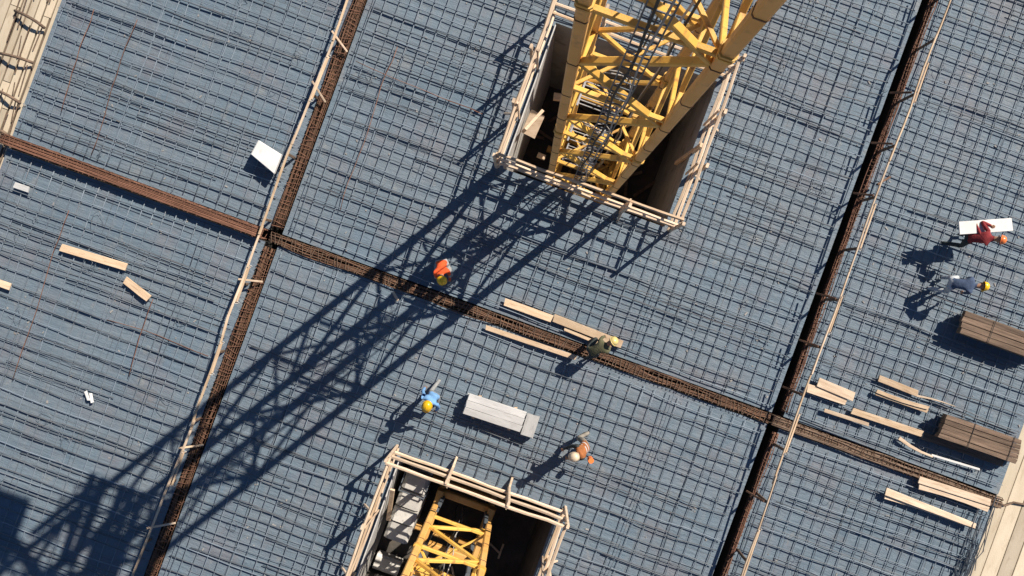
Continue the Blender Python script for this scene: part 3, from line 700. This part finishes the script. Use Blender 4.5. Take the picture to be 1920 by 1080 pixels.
# bent bars and cable over the platforms
loops = (((28, 20), (60, 32), (84, 53)), ((0, 100), (30, 105), (62, 118)), ((0, 172), (20, 180), (38, 194)), ((-10, 250), (8, 238), (18, 262)))
names = ('topmost bent bar over the narrow boards in the top left corner', 'second bent bar from the top over the narrow left boards', 'third bent bar from the top over the narrow left boards', 'lowest bent bar at the end of the brown beam cage')
for k, pts in enumerate(loops):
    v = [P(x, y, (.05, .38, .05)[i]) for i, (x, y) in enumerate(pts)]; path = []
    for i in range(9):
        t = i/8; path.append(v[0]*(1-t)**2 + v[1]*2*t*(1-t) + v[2]*t*t)
    tag(MB().tube(path, .04, 6).build('bent_bar', 'oldwood', smooth=True), names[k], 'bent bar', 'bent bars over the left boards')
path = [P(1858, 946, .12), P(1872, 944, .1), P(1885, 948, .02), P(1900, 942, -.02), P(1925, 947, -.03), P(1990, 940, -.03)]
tag(MB().tube(path, .03, 6).build('cable', 'oldwood', smooth=True), 'dark cable crossing the cream right platform from the beam cage end', 'cable')
tm = MB()
for k in range(60):      # torn scaffold netting and loose bars at the right deck edge
    b = random.uniform(-8.5, -.5); a = AR-random.uniform(.0, .45)
    p = G(a, b, random.uniform(.05, .2)); tm.tube([p, p+G(random.uniform(-.1, .1), -random.uniform(.4, 1.4), random.uniform(-.05, .1)), p+G(random.uniform(-.2, .2), -random.uniform(1.5, 2.2), 0)], .012, 4, cap=False)
tag(tm.build('loose_edge_bars', 'steel_dark'), 'thin loose bars tangled along the right edge of the deck', 'steel bars', kind='stuff')
tm = MB()
for k in range(70):
    b = random.uniform(-3, 9); a = AL-random.uniform(.02, 1.1)
    p = G(a, b, -.03); tm.tube([p, p+G(random.uniform(-.05, .05), random.uniform(.3, 1.2), random.uniform(.0, .12))], .016, 4, cap=False)
tag(tm.build('starter_bars', 'oldwood'), 'dark starter bars lying over the narrow left boards', 'steel bars', kind='stuff')

# ------------------------------------------------------------------ workers
def ik(p, q, l1, l2, pole):
    d = q-p; L = min(d.length, (l1+l2)*.995); dn = d.normalized(); x = (l1*l1-l2*l2+L*L)/(2*L); y = math.sqrt(max(l1*l1-x*x, 0))
    pl = (pole - dn*pole.dot(dn)).normalized(); return p+dn*x+pl*y, p+dn*L
def person(label, loc, face, hip, lean, feet, hands, head_dir, mats, helm, vest=None, scale=1.0, twist=0):
    """local frame: x forward, y left, z up. feet/hands: [(x,y,z) left, right]; face = heading angle in world"""
    root = empty('person', loc, label, 'person', 'workers on the deck', face)
    V = Vector; pel = V(hip); sp = V((math.sin(lean), 0, math.cos(lean)))
    chest = pel+sp*.32; neck = pel+sp*.50; shc = pel+sp*.44; fwd = V((math.cos(lean), 0, -math.sin(lean)))
    hd = V(head_dir).normalized(); head = neck+hd*.17
    verts = []; rad = []; edges = []; lab = []
    def nv(p, r, l): verts.append(tuple(p)); rad.append(r); lab.append(l); return len(verts)-1
    ip = nv(pel, (.15, .12), 'l'); i1 = nv(pel+sp*.16, (.145, .11), 't'); i2 = nv(chest, (.165, .12), 't'); i3 = nv(pel+sp*.43, (.13, .1), 't')
    i4 = nv(neck+hd*.02, (.058, .058), 's'); i5 = nv(head-hd*.03+fwd*.01, (.075, .08), 's'); i6 = nv(head+hd*.07, (.082, .092), 's'); i7 = nv(head+hd*.12, (.06, .07), 's')
    for e in ((ip, i1), (i1, i2), (i2, i3), (i3, i4), (i4, i5), (i5, i6), (i6, i7)): edges.append(e)
    bones = [(pel+sp*.04, neck-sp*.03, 't', .15)]; bones.append((neck, head+hd*.12, 's', .09)); bones.append((pel-sp*.1, pel+sp*.0, 'l', .15))
    handinfo = []
    for k, sy in enumerate((1, -1)):
        hj = pel+V((0, sy*.095, -.04)); ft = V(feet[k])+V((0, 0, .09))
        kn, an = ik(hj, ft, .44, .43, V((1, sy*.25, .1)))
        a_ = nv(hj, (.095, .09), 'l'); m_ = nv((hj+kn)/2, (.082, .08), 'l'); b_ = nv(kn, (.062, .062), 'l'); m2 = nv(kn.lerp(an, .35), (.06, .06), 'l'); c_ = nv(an, (.045, .05), 'l')
        hl = nv(an+V((-.03, 0, -.05)), (.045, .04), 'b'); to = nv(an+V((.16, sy*.02, -.055)), (.045, .035), 'b')
        for e in ((ip, a_), (a_, m_), (m_, b_), (b_, m2), (m2, c_), (c_, hl), (hl, to)): edges.append(e)
        bones += [(hj, kn, 'l', .08), (kn, an+V((0, 0, .02)), 'l', .06), (an+V((-.04, 0, -.05)), an+V((.18, sy*.02, -.055)), 'b', .05)]
        sh = shc+V((0, sy*.17, 0)); el, wr = ik(sh, V(hands[k]), .29, .25, V((-.4, sy*.8, -.3)))
        s_ = nv(sh, (.065, .065), 't'); s2 = nv(sh.lerp(el, .5), (.05, .05), 't'); e_ = nv(el, (.042, .042), 't'); f_ = nv(el.lerp(wr, .4), (.041, .041), 't'); w_ = nv(wr, (.028, .03), 's')
        hdir = (wr-el).normalized(); palm = nv(wr+hdir*.06, (.036, .022), 's')
        for e in ((i3, s_), (s_, s2), (s2, e_), (e_, f_), (f_, w_), (w_, palm)): edges.append(e)
        bones += [(sh, el, 't', .05), (el, wr-hdir*.02, 't', .04), (wr, wr+hdir*.09, 's', .035)]
        handinfo.append((wr, hdir, sy))
    me = bpy.data.meshes.new('person_body'); me.from_pydata(verts, edges, []); ob = bpy.data.objects.new('tmp', me); col.objects.link(ob)
    sm = ob.modifiers.new('skin', 'SKIN'); sm.use_smooth_shade = True; sm.branch_smoothing = .4
    for i, sv in enumerate(me.skin_vertices[0].data): sv.radius = rad[i]; sv.use_root = (i == ip)
    ss = ob.modifiers.new('sub', 'SUBSURF'); ss.levels = 2; ss.render_levels = 2
    dg = bpy.context.evaluated_depsgraph_get(); em = bpy.data.meshes.new_from_object(ob.evaluated_get(dg))
    vs = [v.co.copy() for v in em.vertices]; fs = [tuple(p.vertices) for p in em.polygons]
    bpy.data.objects.remove(ob); bpy.data.meshes.remove(em)
    mb = MB(); mb.add(vs, fs); nb = len(fs)
    side = V((0, 1, 0))
    for wr, hdir, sy in handinfo:          # unequal bent fingers rooted in the palm, thumb from the side
        pn = hdir.cross(side).normalized(); sd_ = pn.cross(hdir).normalized()
        if pn.z > 0: pn = -pn
        base = wr+hdir*.085
        for j, (o, L) in enumerate(((-.028, .068), (-.010, .078), (.009, .072), (.027, .056))):
            r0 = base+sd_*o*-sy*1.0; p1 = r0+hdir*L*.45+pn*.006; p2 = p1+(hdir*.6+pn*.8)*L*.32; p3 = p2+(hdir*.1+pn)*L*.26
            mb.tube([r0-hdir*.03, r0, p1, p2, p3], [.009, .0095, .009, .008, .0065], 6)
        t0 = wr+hdir*.03; td = (-fwd*0+sd_*sy*-1)
        mb.tube([t0, t0+td*.035+hdir*.02, t0+td*.05+hdir*.05+pn*.015, t0+td*.045+hdir*.075+pn*.03], [.012, .012, .0105, .008], 6)
    # face: nose, ears
    f2 = (V((1, 0, 0)) - hd*hd.x).normalized() if abs(hd.x) < .97 else V((0, 0, -1))
    l2 = hd.cross(f2)
    mb.ell(head+f2*.098+hd*.01, .016, .016, .022, n=6, k=4); mb.ell(head+l2*.085, .012, .02, .03, n=6, k=4); mb.ell(head-l2*.085, .012, .02, .03, n=6, k=4)
    o = mb.build('body', K[mats[0]], root, smooth=True)
    o.matrix_parent_inverse = Matrix.Identity(4)
    o.data.materials.append(K[mats[1]]); o.data.materials.append(M['skin']); o.data.materials.append(M['boot'])
    idx = {'t': 0, 'l': 1, 's': 2, 'b': 3}
    labs = []
    for i, f in enumerate(fs + [None]*(len(mb.f)-nb)):
        if f is None: o.data.polygons[i].material_index = 2; continue
        c = sum((vs[j] for j in f), V())/len(f); best = None
        for p, q, l, r in bones:
            d = q-p; t = max(0, min(1, (c-p).dot(d)/d.length_squared)); dist = (c-(p+d*t)).length - r
            if best is None or dist < best[0]: best = (dist, l, (p, q))
        o.data.polygons[i].material_index = idx[best[1]]; labs.append(best[1] if (best[1] != 't' or best[2][0] == bones[0][0]) else 'arm')
    if vest:
        vn = [V() for _ in vs]
        for f in fs:
            a, b, c = vs[f[0]], vs[f[1]], vs[f[2]]; n = (b-a).cross(c-a)
            for j in f: vn[j] += n
        nf = [f for f, l in zip(fs, labs) if l == 't']; used = sorted({j for f in nf for j in f}); mp = {j: i for i, j in enumerate(used)}
        vm = MB(); vm.add([vs[j]+vn[j].normalized()*.014 for j in used], [tuple(mp[j] for j in f) for f in nf])
        vo = vm.build('vest', K[vest], root, smooth=True); vo.matrix_parent_inverse = Matrix.Identity(4)
        vo.data.materials.append(M['silver'])
        for p in vo.data.polygons:
            t = (Vector(p.center)-pel).dot(sp)
            if .12 < t < .17 or .26 < t < .30: p.material_index = 1
    # hard hat with brim, along the head axis
    rot = Matrix((f2, l2, hd)).transposed()
    hb = MB(); c = head+hd*.055; vsx = []; fx = []; n = 18; prof = [(.118, -.002), (.122, .012), (.120, .04), (.108, .075), (.082, .105), (.045, .122), (.004, .128)]
    for (r_, z_) in prof:
        for i in range(n):
            a = math.tau*i/n; vsx.append(c + rot @ V((r_*math.cos(a)*1.12, r_*math.sin(a)*.96, z_)))
    for j in range(len(prof)-1):
        for i in range(n): fx.append((j*n+i, j*n+(i+1) % n, (j+1)*n+(i+1) % n, (j+1)*n+i))
    hb.add(vsx, fx)
    ring = []
    for (k_, z_) in ((0, .0), (1, -.006), (1, .004), (0, .01)):
        for i in range(n):
            a = math.tau*i/n; ext = .018 + (.045*max(0, math.cos(a))**2); r_ = .118+ext*k_; ring.append(c + rot @ V((r_*math.cos(a)*1.12, r_*math.sin(a)*.96, z_)))
    hb.add(ring, [((j*n+i), (j*n+(i+1) % n), ((j+1) % 4*n+(i+1) % n), ((j+1) % 4*n+i)) for j in range(4) for i in range(n)])
    hb.tube([c+rot @ V((x, 0, z)) for x, z in ((-.11, .06), (-.07, .112), (0, .132), (.07, .112), (.11, .06))], .009, 5)
    ho = hb.build('hard_hat', HM[helm], root, smooth=True); ho.matrix_parent_inverse = Matrix.Identity(4)
    return root
def facing(dx, dy): return math.atan2(-dy, dx)      # image direction -> world heading
# a: orange-red, squatting in the mast shadow
person('squatting worker in orange red top and yellow helmet inside the mast shadow', P(832, 499, .09), facing(.15, 1), (-.12, 0, .42), .75,
       ((.10, .16, 0), (-.0, -.15, 0)), ((.45, .12, .12), (.42, -.14, .1)), (.75, 0, .65), ('orange', 'grey'), 'yellow')
# b: bending over the cage
person('bending worker in dark clothes and pale yellow helmet straddling the middle cage', P(1102, 656, .12), facing(.8, -.45), (0, 0, .82), 1.0,
       ((.16, .17, 0), (-.16, -.16, 0)), ((.62, .14, .30), (.58, -.16, .34)), (.9, 0, .42), ('olive', 'dark'), 'pale')
# c: walking, light blue
person('walking worker in light blue shirt and yellow helmet right of the mast shadow', P(822, 732, .09), facing(-.45, .9), (0, 0, .88), .22,
       ((.22, .10, 0), (-.26, -.09, .04)), ((.34, .22, .85), (-.05, -.30, .82)), (.35, 0, .94), ('blue', 'grey'), 'yellow')
# d: cream helmet, orange vest
person('worker in orange vest and cream helmet standing above the lower pit', P(1095, 823, .09), facing(-.35, .15), (0, 0, .86), .5,
       ((.16, .13, 0), (-.16, -.12, 0)), ((.62, .12, .75), (.60, -.14, .80)), (.6, 0, .8), ('dark', 'beige'), 'cream', vest='hivis')
pt = P(1106, 860, .8)
tag(MB().tube([pt, pt+Vector((.02, -.02, .16))], .075, 10).build('spool', HM['orange'], origin=pt), 'small orange spool held by the worker in the cream helmet', 'spool')
# e: carrying the white board
person('worker in red top and orange helmet carrying the long white board', P(1781, 449, .09), facing(1, .12), (0, 0, .82), .85,
       ((.22, .16, 0), (-.2, -.12, 0)), ((.42, .34, 1.02), (.05, .36, .98)), (.85, -.1, .5), ('red', 'dark'), 'orange')
o = plank(1797, 428, 1896, 421, 23, 'white board carried by the worker in the orange helmet', 'white', z=1.05, th=.05, name='board', cat='board', group=None)
# f: bending, grey shirt, jeans
person('bending worker in pale grey clothes and yellow helmet above the upper timber bundle', P(1752, 531, .09), facing(1, .15), (0, 0, .80), 1.15,
       ((.14, .17, 0), (-.17, -.15, 0)), ((.62, .18, .32), (.58, -.18, .28)), (.95, .05, .25), ('jeans', 'pale'), 'yellow')

# small grit and rubbish over the deck that nobody could count
gr = MB()
for k in range(900):
    a = random.uniform(AL, AR); b = random.uniform(-12, 12)
    if any(h[0]-.15 < a < h[1]+.15 and h[2]-.15 < b < h[3]+.15 for h in (H1, H2)): continue
    if LT[0]-.1 < a < LT[1]+.1 or RT[0]-.1 < a < RT[1]+.1 or XT[0]-.1 < b < XT[1]+.1: continue
    s = random.uniform(.012, .04); gr.box(G(a, b, s*.3), (s*random.uniform(1, 3), s, s*.6), random.uniform(0, 3))
tag(gr.build('grit', 'concrete'), 'small grit and crumbs scattered over the whole deck', 'grit', kind='stuff')
